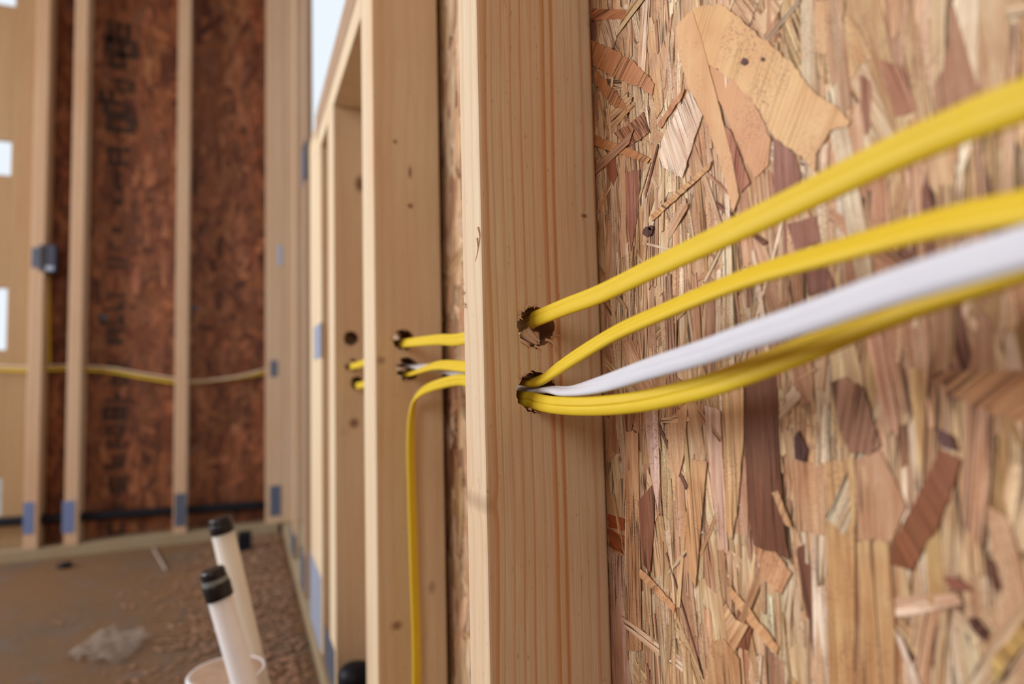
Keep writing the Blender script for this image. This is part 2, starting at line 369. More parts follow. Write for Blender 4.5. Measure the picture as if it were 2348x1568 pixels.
# ------------------------------------------------------------------ strand board
PAL = [((.70, .52, .31), 32), ((.76, .60, .39), 26), ((.64, .43, .27), 14), ((.84, .73, .54), 20), ((.48, .29, .18), 7), ((.28, .14, .09), 3), ((.60, .41, .20), 6)]
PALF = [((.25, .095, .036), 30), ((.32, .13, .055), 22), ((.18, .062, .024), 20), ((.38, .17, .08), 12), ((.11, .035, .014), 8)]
def s2l(c): return tuple(((v/255)/12.92 if v < 10 else ((v/255+.055)/1.055)**2.4) for v in c)
class Board:
    """flakes glued on a slab. a, b are the board's in-plane coordinates, h the height over its face"""
    def __init__(s, place, seed): s.pl = place; s.v = []; s.f = []; s.c = []; s.uv = []; s.r = random.Random(seed)
    def flake(s, poly, col, h, tilt=(0, 0), depth=.0007, grain=None, tex=1.):
        col = (*col[:3], tex)
        r = s.r; n = len(poly)
        ca = sum(p[0] for p in poly)/n; cb = sum(p[1] for p in poly)/n
        g = grain if grain is not None else 0
        off = (r.uniform(0, 20), r.uniform(0, 20)); i0 = len(s.v)
        def U(p):
            x, y = p[0]-ca, p[1]-cb
            return (x*math.cos(g)-y*math.sin(g)+off[0], x*math.sin(g)+y*math.cos(g)+off[1])
        for p in poly: s.v.append(s.pl(p[0], p[1], h+tilt[0]*(p[0]-ca)+tilt[1]*(p[1]-cb)))
        for p in poly: s.v.append(s.pl(p[0], p[1], h+tilt[0]*(p[0]-ca)+tilt[1]*(p[1]-cb)-depth))
        s.f.append(tuple(range(i0, i0+n))); s.uv += [U(p) for p in poly]; s.c += [col]*n
        dk = (*(c*.55 for c in col[:3]), tex)
        for i in range(n):
            j = (i+1) % n; s.f.append((i0+i, i0+n+i, i0+n+j, i0+j)); s.uv += [U(poly[i]), U(poly[i]), U(poly[j]), U(poly[j])]; s.c += [dk]*4
    def strand(s, a, b, L, w, ang, col, h, tilt):
        r = s.r; k = r.choice((2, 3, 3, 4)); pts = []
        lean0, lean1 = r.uniform(-.6, .6)*w, r.uniform(-.6, .6)*w
        taper0, taper1 = r.uniform(.45, 1), r.uniform(.45, 1)
        for i in range(k+1):
            t = -.5+i/k; pts.append((w*t*taper1, L/2+lean1*t+r.uniform(-.12, .12)*w*2))
        m = r.choice((1, 2, 3))
        for i in range(m): pts.append((w*.5*r.uniform(.85, 1.1), L/2-(i+1)*L/(m+1)))
        for i in range(k+1):
            t = .5-i/k; pts.append((w*t*taper0, -L/2+lean0*t+r.uniform(-.12, .12)*w*2))
        for i in range(m): pts.append((-w*.5*r.uniform(.85, 1.1), -L/2+(i+1)*L/(m+1)))
        c_, s_ = math.cos(ang), math.sin(ang)
        poly = [(a+x*c_+y*s_, b-x*s_+y*c_) for x, y in pts]
        s.flake(poly, col, h, tilt, grain=ang)
    def fill(s, a0, a1, b0, b1, n, pal, Lr, wr, h0=0., h1=.0016, diag=.3, bias=0., jit=.13):
        r = s.r; cs = [p[0] for p in pal]; ws = [p[1] for p in pal]
        for i in range(n):
            L = r.uniform(*Lr); w = r.uniform(*wr)
            ang = r.gauss(bias, .10) if r.random() > diag else r.choice((r.uniform(-1.5, 1.5), r.gauss(0, .5)))
            c = r.choices(cs, ws)[0]; j = 1+r.uniform(-jit, jit)
            col = tuple(min(.95, x*j*(1+r.uniform(-.05, .05))) for x in c)
            s.strand(r.uniform(a0, a1), r.uniform(b0, b1), L, w, ang, col, h0+(h1-h0)*i/n, (r.gauss(0, .022), r.gauss(0, .004)))
    def build(s, name, m, slabs, slabcol, kind='structure'):
        for pts in slabs:                          # pts: eight corners
            i0 = len(s.v); s.v += pts
            for q in ((0, 1, 2, 3), (7, 6, 5, 4), (0, 4, 5, 1), (1, 5, 6, 2), (2, 6, 7, 3), (3, 7, 4, 0)):
                s.f.append(tuple(i0+k for k in q)); s.uv += [(0, 0), (.3, 0), (.3, .3), (0, .3)]; s.c += [slabcol]*4
        me = bpy.data.meshes.new(name); me.from_pydata([tuple(map(float, v)) for v in s.v], [], s.f)
        ul = me.uv_layers.new(name='grain'); ul.data.foreach_set('uv', np.array(s.uv, np.float32).ravel())
        ca = me.color_attributes.new('flake', 'FLOAT_COLOR', 'CORNER')
        ca.data.foreach_set('color', np.array([(*c, 1)[:4] for c in s.c], np.float32).ravel())
        return link(name, me, m, kind=kind)

XF, XB = .1414, .2314                       # room face and back of the right-hand studs
XW = .2345                                  # strand board face behind them
WZ = 2.42                                   # top of the studs
H = CAMZ

# right wall: a = Y, b = Z, height grows towards the room (-X)
rb = Board(lambda a, b, h: (XW-h, a, b), 5)
def P8(px, py): q = PX(px, py, XW-.0015); return (q[1], q[2])
def hero(pts, ox, oy, k, rgb, h=.0021, g=0, tilt=(0, 0), gain=1.0, tex=.6):
    h = .0013+(h-.0018)*.62
    poly = [P8(ox+x/k, oy+y/k) for x, y in pts]
    A = sum(poly[i][0]*poly[(i+1) % len(poly)][1]-poly[(i+1) % len(poly)][0]*poly[i][1] for i in range(len(poly)))
    if A < 0: poly = poly[::-1]
    rg = rb.r; out = []                           # torn outline: every edge broken up, the ends across the grain most
    for i, p in enumerate(poly):
        q = poly[(i+1) % len(poly)]; dx, dy = q[0]-p[0], q[1]-p[1]; L = math.hypot(dx, dy); m = max(1, int(L/.0028))
        along = abs((dx*math.sin(g)+dy*math.cos(g))/max(L, 1e-6)); am = .0001+.0007*(1-along)
        w1, w2 = rg.uniform(0, 6), rg.uniform(0, 6)
        for j in range(m):
            t = j/m; d = (rg.uniform(-am, am)+am*.5*math.sin(t*9+w1)+am*.3*math.sin(t*23+w2))*(1 if j else .3)
            out.append((p[0]+dx*t-dy/L*d, p[1]+dy*t+dx/L*d))
    poly = out
    rb.flake(poly, tuple(min(.9, c*gain) for c in s2l(rgb)), h, tilt, grain=g, depth=.0006, tex=tex)
rb.fill(.02, .42, H-.36, H+.36, 1300, PAL, (.05, .14), (.007, .026), 0, .0010, .16)
rb.fill(.05, .40, H-.33, H+.33, 700, PAL, (.04, .12), (.003, .011), .0006, .0015, .10)
rb.fill(.20, .40, H-.30, H+.30, 260, PAL, (.02, .08), (.001, .004), .0011, .0018, .22)
rb.fill(.40, .84, H-.50, H+.60, 700, PAL, (.05, .13), (.008, .026), 0, .0014, .25)
rb.fill(-.60, .05, H-.45, H+.5, 500, PAL, (.05, .13), (.01, .03), 0, .0014, .25)
rb.fill(-1.2, .84, .02, WZ, 1500, PAL, (.06, .15), (.012, .035), 0, .0008, .3)
rb.fill(.84, 1.5, .02, 1.1, 300, PAL, (.06, .15), (.012, .035), 0, .0008, .3)
K1 = (1340, 0, 2.24); K2 = (1340, 850, 2.1835)
SMOOTH = {(216, 172, 116), (212, 166, 114), (204, 150, 102)}
for pts, K_, rgb, h, g in [
    ([(1760, 100), (1880, 30), (2040, 40), (2050, 420), (1960, 640), (1800, 640), (1790, 300)], K1, (172, 128, 94), .0017, 0),
    ([(1510, 300), (1640, 350), (1700, 560), (1590, 600)], K1, (170, 118, 86), .0019, .3),
    ([(1410, 380), (1470, 420), (1500, 620), (1440, 700), (1420, 560)], K1, (166, 120, 90), .0018, 0),
    ([(1280, 760), (1420, 500), (1440, 820), (1400, 1000), (1250, 900)], K1, (214, 176, 138), .0018, .1),
    ([(970, 700), (1080, 790), (1112, 900), (1100, 960), (975, 1010)], K1, (152, 106, 86), .0022, 0),
    ([(1040, 1150), (1190, 1110), (1215, 1240), (1085, 1290)], K1, (146, 100, 84), .0021, 0),
    ([(1130, 1380), (1250, 1380), (1290, 1480), (1150, 1520)], K1, (134, 92, 84), .0021, 0),
    ([(655, 20), (760, 0), (900, 0), (870, 60), (850, 130), (740, 60)], K1, (226, 196, 156), .0018, .5),
    ([(860, 140), (960, 0), (1020, 0), (1000, 60), (920, 180)], K1, (222, 190, 146), .0020, .5),
    ([(1000, 160), (1100, 0), (1180, 0), (1170, 260), (1080, 330)], K1, (205, 168, 118), .0018, .1),
    ([(1180, 0), (1340, 0), (1300, 260), (1220, 280), (1170, 260)], K1, (212, 176, 130), .0019, 0),
    ([(1340, 80), (1400, 130), (1480, 300), (1420, 330), (1280, 520), (1240, 470)], K1, (206, 172, 122), .0018, .2),
    ([(485, 120), (570, 40), (700, 22), (780, 80), (860, 150), (960, 230), (1060, 310), (1130, 410), (1200, 490), (1290, 535), (1370, 620), (1355, 650), (1270, 668), (1240, 720), (1195, 790), (1190, 880), (1120, 800), (1090, 792), (1050, 760), (970, 690), (900, 560), (850, 490), (750, 400), (640, 330), (560, 240)], K1, (216, 172, 116), .0030, -.55),
    ([(485, 130), (560, 60), (600, 180), (640, 330), (690, 520), (760, 800), (800, 1010), (770, 1090), (745, 1000), (700, 830), (620, 600), (530, 430), (485, 260)], K1, (212, 166, 114), .0034, -.12),
    ([(640, 330), (780, 420), (860, 500), (960, 720), (945, 850), (880, 915), (830, 830), (740, 620), (660, 450)], K1, (204, 150, 102), .0026, -.4),
    ([(700, 620), (760, 680), (855, 940), (810, 990), (745, 850)], K1, (176, 118, 88), .0032, -.2),
    ([(545, 470), (610, 590), (560, 740), (505, 915), (445, 885), (385, 845), (400, 720), (480, 560)], K1, (238, 214, 186), .0029, .35),
    ([(662, 825), (645, 872), (520, 985), (430, 1065), (352, 1135), (343, 1105), (430, 1030), (520, 945)], K1, (206, 160, 108), .0033, .9),
    ([(38, 205), (150, 255), (250, 310), (362, 430), (352, 492), (270, 440), (180, 410), (45, 335)], K1, (196, 140, 92), .0030, -1.0),
    ([(45, 355), (120, 420), (215, 530), (225, 572), (150, 545), (60, 430)], K1, (188, 132, 84), .0031, -.9),
    ([(50, 690), (120, 720), (240, 765), (342, 815), (325, 838), (180, 790), (55, 748)], K1, (200, 144, 92), .0032, -1.2),
    ([(150, 680), (230, 640), (305, 575), (340, 680), (235, 752), (200, 735)], K1, (176, 124, 88), .0029, .6),
    ([(40, 45), (220, 50), (225, 95), (40, 105)], K1, (190, 130, 88), .0026, 1.4),
    ([(520, 455), (505, 500), (395, 660), (375, 650), (440, 540)], K1, (188, 136, 96), .0032, .5),
    ([(110, 830), (160, 790), (170, 900), (150, 955), (120, 900)], K1, (150, 92, 68), .0026, 0),
    ([(210, 880), (285, 870), (275, 1100), (240, 1290), (215, 1100)], K1, (166, 112, 86), .0024, 0),
    ([(95, 95), (190, 100), (150, 250), (70, 230)], K1, (226, 196, 160), .0024, .3),
    ([(805, 0), (965, 0), (975, 400), (992, 620), (1010, 850), (1028, 935), (985, 925), (930, 900), (850, 872), (820, 700), (808, 400)], K2, (116, 76, 56), .0028, 0),
    ([(945, 610), (975, 598), (1045, 785), (1012, 770)], K2, (206, 164, 118), .0036, -.4),
    ([(605, 170), (682, 200), (700, 500), (722, 900), (690, 890), (640, 600)], K2, (222, 188, 162), .0030, 0),
    ([(690, 90), (800, 70), (800, 350), (770, 700), (742, 845), (715, 800), (700, 400)], K2, (214, 172, 122), .0032, 0),
    ([(540, 440), (617, 455), (600, 650), (560, 1085), (522, 1000), (508, 780)], K2, (208, 164, 114), .0033, .06),
    ([(430, 240), (520, 150), (500, 420), (475, 530), (415, 480)], K2, (216, 174, 128), .0028, .05),
    ([(205, 300), (270, 310), (288, 1400), (215, 1405)], K2, (208, 162, 116), .0026, 0),
    ([(1205, 450), (1362, 440), (1355, 900), (1350, 1600), (1230, 1600), (1215, 900)], K2, (206, 166, 112), .0025, 0),
    ([(1365, 850), (1522, 860), (1555, 1250), (1555, 1600), (1372, 1600), (1382, 1200)], K2, (204, 166, 114), .0024, 0),
    ([(1360, 440), (1480, 400), (1560, 560), (1610, 680), (1540, 850), (1365, 840)], K2, (198, 156, 118), .0023, 0),
    ([(1040, 440), (1200, 460), (1205, 830), (1060, 805), (1040, 640)], K2, (204, 164, 122), .0022, 0),
    ([(1235, 60), (1310, 30), (1400, 90), (1485, 380), (1420, 425), (1330, 412), (1280, 300)], K2, (164, 122, 94), .0027, -.25),
    ([(1055, 330), (1075, 300), (1118, 390), (1105, 455), (1058, 440)], K2, (84, 52, 54), .0030, 0),
    ([(1780, 390), (1890, 445), (1840, 600), (1780, 760), (1640, 1000), (1530, 965), (1545, 860), (1640, 700)], K2, (140, 88, 60), .0029, .55),
    ([(1760, 280), (1850, 330), (1870, 400), (1790, 380)], K2, (100, 68, 70), .0030, .3),
    ([(120, 718), (202, 742), (202, 800), (120, 782)], K2, (158, 84, 48), .0022, 1.4),
    ([(120, 790), (205, 832), (207, 925), (125, 880)], K2, (166, 98, 62), .0023, 1.1),
    ([(272, 650), (350, 560), (352, 750), (332, 1010), (288, 960)], K2, (146, 100, 82), .0027, .05),
    ([(305, 200), (370, 190), (380, 560), (372, 700), (350, 600), (320, 400)], K2, (222, 190, 168), .0029, 0),
    ([(280, 985), (330, 1030), (460, 1175), (455, 1210), (360, 1110), (280, 1030)], K2, (214, 166, 118), .0035, -.85),
    ([(770, 1195), (852, 1225), (822, 1400), (758, 1375)], K2, (138, 88, 64), .0031, .1),
    ([(735, 1075), (840, 1200), (980, 1380), (965, 1420), (850, 1290), (728, 1120)], K2, (216, 170, 120), .0033, -.75),
    ([(850, 880), (960, 905), (1040, 1010), (985, 1120), (900, 1050)], K2, (206, 156, 112), .0029, -.4),
    ([(640, 1350), (700, 1340), (780, 1440), (790, 1600), (600, 1600)], K2, (198, 156, 110), .0033, .1),
    ([(128, 905), (205, 935), (212, 1400), (245, 1600), (140, 1600)], K2, (214, 182, 160), .0024, 0),
    ([(1555, 1290), (1590, 1330), (1700, 1600), (1650, 1600)], K2, (236, 216, 190), .0032, -.35),
    ([(1940, 1540), (2230, 1230), (2230, 1340), (2020, 1600), (1950, 1600)], K2, (190, 158, 92), .0030, .8),
    ([(1920, 1240), (1960, 1230), (2025, 1310), (2010, 1355), (1950, 1300)], K2, (92, 60, 56), .0030, -.6),
    ([(2015, 950), (2045, 940), (2085, 1080), (2060, 1110), (2035, 1030)], K2, (104, 68, 60), .0030, -.2),
    ([(1800, 1030), (1880, 1040), (1940, 1100), (1840, 1090)], K2, (156, 100, 76), .0028, -1.1),
    ([(2120, 480), (2230, 480), (2230, 900), (2180, 900), (2100, 640)], K2, (226, 196, 150), .0026, -.2),
    ([(1740, 0), (2230, 0), (2230, 260), (2050, 220), (1850, 120)], K2, (190, 142, 92), .0022, -.9),
]: hero(pts, *K_, (rgb[0], min(255, int(rgb[1]*1.035)), min(255, int(rgb[2]*1.09))) if sum(rgb) > 330 else (rgb[0], rgb[1], int(rgb[2]*.93)), h, g, gain=1.08, tex=.16 if rgb in SMOOTH else .75)
# small knots on the board
for (x, y, r_) in [(1710, 142, 9), (1752, 137, 5), (1487, 531, 12), (1495, 523, 6)]:
    hero([(x+r_*math.cos(t*.9)*(1+.25*math.sin(t*3)), y+r_*math.sin(t*.9)) for t in range(7)], 0, 0, 1, (92, 56, 48), .0037, 0)
def slab(y0, y1, z0, z1): return [(XW, y0, z0), (XW, y0, z1), (XW, y1, z1), (XW, y1, z0), (XW+.011, y0, z0), (XW+.011, y0, z1), (XW+.011, y1, z1), (XW+.011, y1, z0)]
wr = rb.build('wall_right', 'osb', [slab(-1.3, .812, 0, WZ), slab(.812, 1.55, 0, 1.1)], (.40, .24, .14))

# back wall: a = X, b = Z
YB = 2.69
bb = Board(lambda a, b, h: (min(max(a, -.708), .25), YB-h, b), 9)
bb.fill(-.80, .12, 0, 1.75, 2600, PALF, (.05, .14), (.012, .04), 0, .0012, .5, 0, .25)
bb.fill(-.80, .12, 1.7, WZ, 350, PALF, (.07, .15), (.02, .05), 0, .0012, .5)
# ink stamped up the panel in turned block letters, worn past reading
ri = random.Random(3)
for (ya, yb, xa, xb) in [(55, 95, 245, 300), (95, 125, 240, 318), (125, 155, 250, 290), (188, 206, 262, 310), (212, 236, 225, 285), (240, 262, 235, 300), (272, 300, 242, 312),
                         (318, 345, 245, 300), (350, 378, 248, 296), (396, 420, 258, 276), (425, 470, 262, 282), (520, 534, 258, 278), (556, 570, 250, 275), (592, 614, 245, 290),
                         (662, 680, 245, 290), (690, 712, 240, 285), (722, 745, 228, 285), (752, 790, 245, 282), (832, 850, 245, 302), (862, 884, 255, 295), (900, 922, 240, 300),
                         (930, 965, 235, 290), (972, 1000, 242, 285), (1005, 1030, 245, 290), (1040, 1075, 240, 285), (1090, 1130, 250, 292), (1150, 1180, 245, 285), (1195, 1230, 248, 285)]:
    p0 = PY(xa, yb, YB-.001); p1 = PY(xb, ya, YB-.001)
    x0_, x1_, z0_, z1_ = p0[0], p1[0], p0[2], p1[2]
    t = (z1_-z0_)
    bars = [(x0_, x1_, z0_, z0_+t*.32)]
    bars += [(x0_, x0_+(x1_-x0_)*.25, z0_, z1_)] if ri.random() < .7 else []
    bars += [(x1_-(x1_-x0_)*.25, x1_, z0_, z1_)] if ri.random() < .7 else []
    bars += [(x0_+(x1_-x0_)*.4, x0_+(x1_-x0_)*.62, z0_, z1_)] if ri.random() < .6 else []
    bars += [(x0_, x1_, z1_-t*.3, z1_)] if ri.random() < .5 else []
    for q, (a0, a1, b0, b1) in enumerate(bars): bb.flake([(a0, b0), (a1, b0), (a1, b1), (a0, b1)], (.045, .024, .014), .0034+q*.00012, depth=.0002)
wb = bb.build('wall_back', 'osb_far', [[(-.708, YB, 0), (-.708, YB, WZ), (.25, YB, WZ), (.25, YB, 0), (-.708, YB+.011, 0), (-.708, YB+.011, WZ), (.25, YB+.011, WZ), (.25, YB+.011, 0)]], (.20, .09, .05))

# ------------------------------------------------------------------ room shell
def shell(name, x0, x1, y0, y1, z0, z1, m): return box(name, x0, x1, y0, y1, z0, z1, m, 0, kind='structure')
shell('floor', -2.7, .26, -1.35, 2.75, -.05, 0, 'floor')
shell('ceiling', -2.7, .26, -1.35, 2.75, WZ+.038, WZ+.07, 'panel_brown')
bm = box_bm(-2.70, -2.6, -1.35, .55, 0, WZ+.038, 0)
box_bm(-2.70, -2.6, 2.55, 2.75, 0, WZ+.038, 0, bm); box_bm(-2.70, -2.6, .55, 2.55, 0, .63, 0, bm); box_bm(-2.70, -2.6, .55, 2.55, 2.18, WZ+.038, 0, bm)
link('wall_left', finish(bm), 'panel_brown', kind='structure')
bm = box_bm(-2.6, -1.75, -1.35, -1.25, 0, WZ+.038, 0)
box_bm(-.65, .26, -1.35, -1.25, 0, WZ+.038, 0, bm); box_bm(-1.75, -.65, -1.35, -1.25, 0, 1.0, 0, bm); box_bm(-1.75, -.65, -1.35, -1.25, 1.9, WZ+.038, 0, bm)
link('wall_rear', finish(bm), 'panel_brown', kind='structure')
box('ground', -6, 8, -4, 9, -.25, -.2, 'earth', 0, kind='structure')

# ------------------------------------------------------------------ plates and sill
box('bottom_plate', .134, XB, -1.2, 2.598, 0, .038, 'treated', label='pale green treated bottom plate along the foot of the right wall', category='plate')
box('bottom_plate', -2.5, .12, 2.600, 2.688, 0, .038, 'treated', label='greenish treated bottom plate on the floor under the far wall', category='plate')
SILL = H+.499
box('sill_plate', XF, XB, .813, 1.388, SILL, SILL+.042, 'lumber', label='pale lower board of the sloping-looking window sill in the right wall', category='sill')
box('sill_plate', XF-.001, XB, .813, 1.388, SILL+.0425, SILL+.099, 'weathered', label='darker upper board of the window sill, under the white sky', category='sill')

# ------------------------------------------------------------------ studs of the right wall
hA1 = PY(1229, 749, .371); hA2 = PY(1230, 899, .371)
A = stud('nearest wall stud, sharp pale edge and brown face with two drilled holes', XF, XB, .371, .409, .0382, WZ, 'stud_near',
         [(hA1[0], hA1[2], .0132), (hA2[0], hA2[2]+.0002, .0136)], seed=2)
hB1 = PY(925, 779, .734); hB2 = PY(934, 846, .734)
hB1b, hB2b = hB1+np.array([0, 0, 0]), hB2+np.array([0, 0, 0])
B1 = stud('second wall stud from the front, beside the window, yellow cable hanging down its face', XF, XB-.006, .734, .7715, .0382, WZ, 'stud_mid',
          [(hB1[0], hB1[2], .0125), (hB2[0], hB2[2], .0135)], seed=3)
B2 = stud('full-height stud pressed against the back of the second stud, beside the window opening', XF, XB-.006, .772, .8095, .0382, WZ, 'lumber',
          [(hB1[0], hB1[2], .014), (hB2[0], hB2[2], .0145)], seed=4)
hC1 = PY(805, 776, 1.10); hC2 = PY(806, 838, 1.10); hC3 = PY(818, 878, 1.10)
C1 = stud('short stud under the sill with dark knots, first behind the doubled stud', XF, XB, 1.10, 1.1375, .0382, SILL-.0003, 'stud_third',
          [(hC1[0], hC1[2], .012), (hC2[0], hC2[2], .011), (hC3[0], hC3[2], .011)], seed=5)
C2 = stud('short stud under the sill, fixed behind the knotty short stud', XF, XB, 1.138, 1.1755, .0382, SILL-.0003, 'lumber', [(hC2[0], hC2[2]-.004, .02)], seed=6)
D1 = stud('bright pale short stud carrying the far end of the sill', XF, XB, 1.30, 1.345, .0382, SILL-.0003, 'lumber', seed=7)
D2 = stud('pale short stud under the very end of the sill, behind another', XF, XB, 1.3455, 1.3885, .0382, SILL-.0003, 'lumber', seed=8)
D3 = stud('wide pale post closing the far end of the window sill', XF, XB, 1.389, 1.53, .0382, SILL+.085, 'lumber', seed=8, group=None, name='wall_post')
E1 = stud('thin full-height strip standing at the right edge of the far corner posts', XF, XF+.020, 1.66, 1.73, .0382, WZ, 'weathered', group='thin strips', name='wood_strip')
E2 = stud('thin full-height strip in front of the pale far corner posts', XF, XF+.012, 2.05, 2.12, .0382, WZ, 'lumber_far', group='thin strips', name='wood_strip')

def nail_plate(parent, px0, py0, px1, py1, plane, c, m='steel', th=.0016):
    """steel guard plate nailed on a stud's edge, two rows of punched teeth dimples"""
    if plane == 'Y':
        a, b = PY(px0, py1, c), PY(px1, py0, c); bmx = box_bm(a[0], b[0], c-th, c-.0001, a[2], b[2], .0004)
        mid = np.array([(a[0]+b[0])/2, c-th, (a[2]+b[2])/2]); d = np.array([1, 0, 0])*(b[0]-a[0])
    else:
        a, b = PX(px0, (py0+py1)/2, c), PX(px1, (py0+py1)/2, c); lo = PX((px0+px1)/2, py1, c)[2]; hi = PX((px0+px1)/2, py0, c)[2]
        y0_, y1_ = min(a[1], b[1]), max(a[1], b[1]); bmx = box_bm(c-th, c-.0001, y0_, y1_, lo, hi, .0004)
        mid = np.array([c-th, (y0_+y1_)/2, (lo+hi)/2]); d = np.array([0, 1, 0])*(y1_-y0_)
    L = Vector(parent.location)
    for v in bmx.verts: v.co -= L
    return link('nail_plate', finish(bmx), m, parent, (0, 0, 0), label='bluish steel nail plate')
nail_plate(D1, 721, 745, 737, 822, 'X', XF)
nail_plate(C1, 747, 1462, 768, 1556, 'X', XF, 'steel_dark')
nail_plate(D3, 713, 1295, 737, 1470, 'X', XF)
nail_plate(E1, 691, 1268, 700, 1372, 'X', XF, 'steel_dark')
nail_plate(E1, 692, 335, 701, 420, 'X', XF, 'steel_dark')
nail_plate(E2, 668, 1218, 676, 1270, 'X', XF, 'steel_dark')

# torn chips and slivers round the two near holes, flour of drill dust on the stud's edge
def sliver(parent, pts, w, name='splinter', m='splinter'):
    S = spline([(*p, 0) for p in pts], 6)[:, :3]; P, T = frames(S); bm = bmesh.new(); rings = []
    for i in range(len(P)):
        t = i/(len(P)-1); r = w*(1-.75*t); a = np.cross(T[i], [0, 1, .2]); a /= np.linalg.norm(a); b = np.cross(T[i], a)
        rings.append([bm.verts.new(P[i]+a*r*math.cos(k*math.pi/3)+b*r*.5*math.sin(k*math.pi/3)-np.array(parent.location)) for k in range(6)])
    for p, q in zip(rings, rings[1:]):
        for k in range(6): bm.faces.new((p[k], p[(k+1) % 6], q[(k+1) % 6], q[k]))
    bm.faces.new(rings[0][::-1]); bm.faces.new(rings[-1])
    return link(name, finish(bm, True), m, parent)
YA = .371
for pts, w in [([(1250, 779), (1262, 782), (1271, 792), (1272, 806)], .0011), ([(1263, 774), (1275, 768), (1292, 774)], .0008), ([(1262, 780), (1268, 790), (1277, 797)], .0006),
               ([(1192, 722), (1196, 712), (1203, 716)], .0012), ([(1205, 709), (1212, 699), (1221, 702)], .0011), ([(1188, 735), (1192, 728), (1199, 733)], .0010),
               ([(1222, 703), (1228, 697), (1225, 708)], .0009), ([(1196, 782), (1208, 790), (1215, 793)], .0009), ([(1225, 793), (1236, 798), (1238, 803)], .0009),
               ([(1192, 868), (1198, 860), (1207, 861)], .0009), ([(1212, 936), (1219, 940), (1216, 934)], .0009), ([(1205, 858), (1215, 853), (1222, 856)], .0008),
               ([(1225, 942), (1236, 945), (1246, 942)], .0008)]:
    P_ = [PY(x, y, YA-.0006-.0014*i) for i, (x, y) in enumerate(pts)]
    sliver(A, P_, w)
# ragged lump of torn wood left in the lower part of the upper hole
for pts, w in [([(1196, 762), (1212, 776), (1232, 790)], .0042), ([(1205, 757), (1222, 772), (1238, 784)], .004), ([(1228, 762), (1232, 778), (1236, 790)], .0032)]:
    sliver(A, [PY(x, y, YA+.010-.002*i) for i, (x, y) in enumerate(pts)], w)
for pts, w in [([(1096, 520), (1100, 540), (1098, 566)], .0009), ([(1094, 545), (1096, 570), (1090, 600)], .0008)]:
    sliver(A, [PY(x, y, YA-.0003) for x, y in pts], w)
rr = random.Random(8)
for i in range(7):
    x, y = rr.choice([(1062, 652), (1064, 672), (1060, 690), (1066, 698)]); x += rr.uniform(-6, 4); y += rr.uniform(-6, 6)
    p = PX(x, y, XF-.0006); sliver(A, [p, p+np.array([-.0008, rr.uniform(-.002, .002), rr.uniform(-.002, .002)]), p+np.array([-.0012, rr.uniform(-.003, .003), rr.uniform(-.003, .003)])], .0006)
for (hx, hz), st, y_ in [((hB1[0], hB1[2]), B1, .734), ((hB2[0], hB2[2]), B1, .734), ((hC2[0], hC2[2]), C1, 1.10), ((hC3[0], hC3[2]), C1, 1.10)]:
    for k in range(7):
        t = rr.uniform(0, 6.28); r_ = .0128
        p = np.array([hx+r_*math.cos(t), y_-.001, hz+r_*math.sin(t)])
        sliver(st, [p, p+np.array([rr.uniform(-.003, .003), -.001, rr.uniform(-.002, .004)]), p+np.array([rr.uniform(-.006, .006), -.003, rr.uniform(-.004, .006)])], .0012)

# ------------------------------------------------------------------ cables through the studs
def row(p, tw): return [p[0], p[1], p[2], tw]
def mk_cable(label, m, rows, width=.0110, thick=.005, creases=((-.15, .22), (.15, .22)), group='cables through the right wall'):
    return link('electrical_cable', cable_mesh(rows, width, thick, creases=creases), m, label=label, category='cable', group=group)
def ext(p, q, y):                                      # carry the line on towards the camera side
    t = (y-q[1])/(q[1]-p[1]); e = q+(q-p)*t; e[0] = q[0]; return e
c1 = [(1230, 730, .1795, 0), (1300, 702, .1797, 4), (1377, 673, .180, 6), (1500, 614, .180, 8), (1688, 526, .180, 4), (1867, 440, .180, 0), (2050, 352, .179, -4), (2200, 287, .178, -6), (2348, 230, .177, -6)]
f1 = [PX(x, y, X) for x, y, X, _ in c1]
R1 = [row(ext(f1[-2], f1[-1], -.10), -6), row(ext(f1[-2], f1[-1], .0), -6)]+[row(p, c[3]) for p, c in zip(f1[::-1], c1[::-1])]
R1 += [row(PY(1200, 742, .395), 0), row(PY(1060, 777, .50), 5), row(PY(1000, 779, .60), 10), row(PY(926, 787, .734), 20)]
R1 += [row(np.array([hB1[0], .81, hB1[2]-.003]), 10), row(PY(836, 831, .98), 0), row(PY(805, 840, 1.10), 10), row(np.array([hC2[0], 1.17, hC2[2]-.002]), 0)]
mk_cable('topmost yellow cable, alone through the upper hole of the nearest stud', 'yellow', R1, .0112, .0050, ((.08, .28), (.26, .14)))
c2 = [(1238, 872, .181, 48), (1280, 845, .181, 30), (1330, 812, .182, 26), (1407, 766, .183, 30), (1483, 731, .183, 34), (1700, 642, .184, 38), (1956, 566, .184, 38), (2160, 511, .183, 34), (2348, 474, .182, 30)]
f2 = [PX(x, y, X) for x, y, X, _ in c2]
R2 = [row(ext(f2[-2], f2[-1], -.10), 30), row(ext(f2[-2], f2[-1], .0), 30)]+[row(p, c[3]) for p, c in zip(f2[::-1], c2[::-1])]
R2 += [row(np.array([hA2[0]-.001, .395, hA2[2]+.0078]), 85), row(PY(1130, 850, .445), 40), row(PY(1060, 840, .52), 30), row(PY(1000, 838, .62), 35), row(PY(940, 857, .733), 62)]
R2 += [row(np.array([hB2[0]+.001, .81, hB2[2]-.004]), 62), row(PY(838, 880, .98), 0), row(PY(818, 884, 1.10), 0), row(np.array([hC3[0], 1.135, hC3[2]-.001]), 0)]
mk_cable('middle yellow cable, uppermost of the three leaving the lower hole of the nearest stud', 'yellow', R2, .0112, .0050)
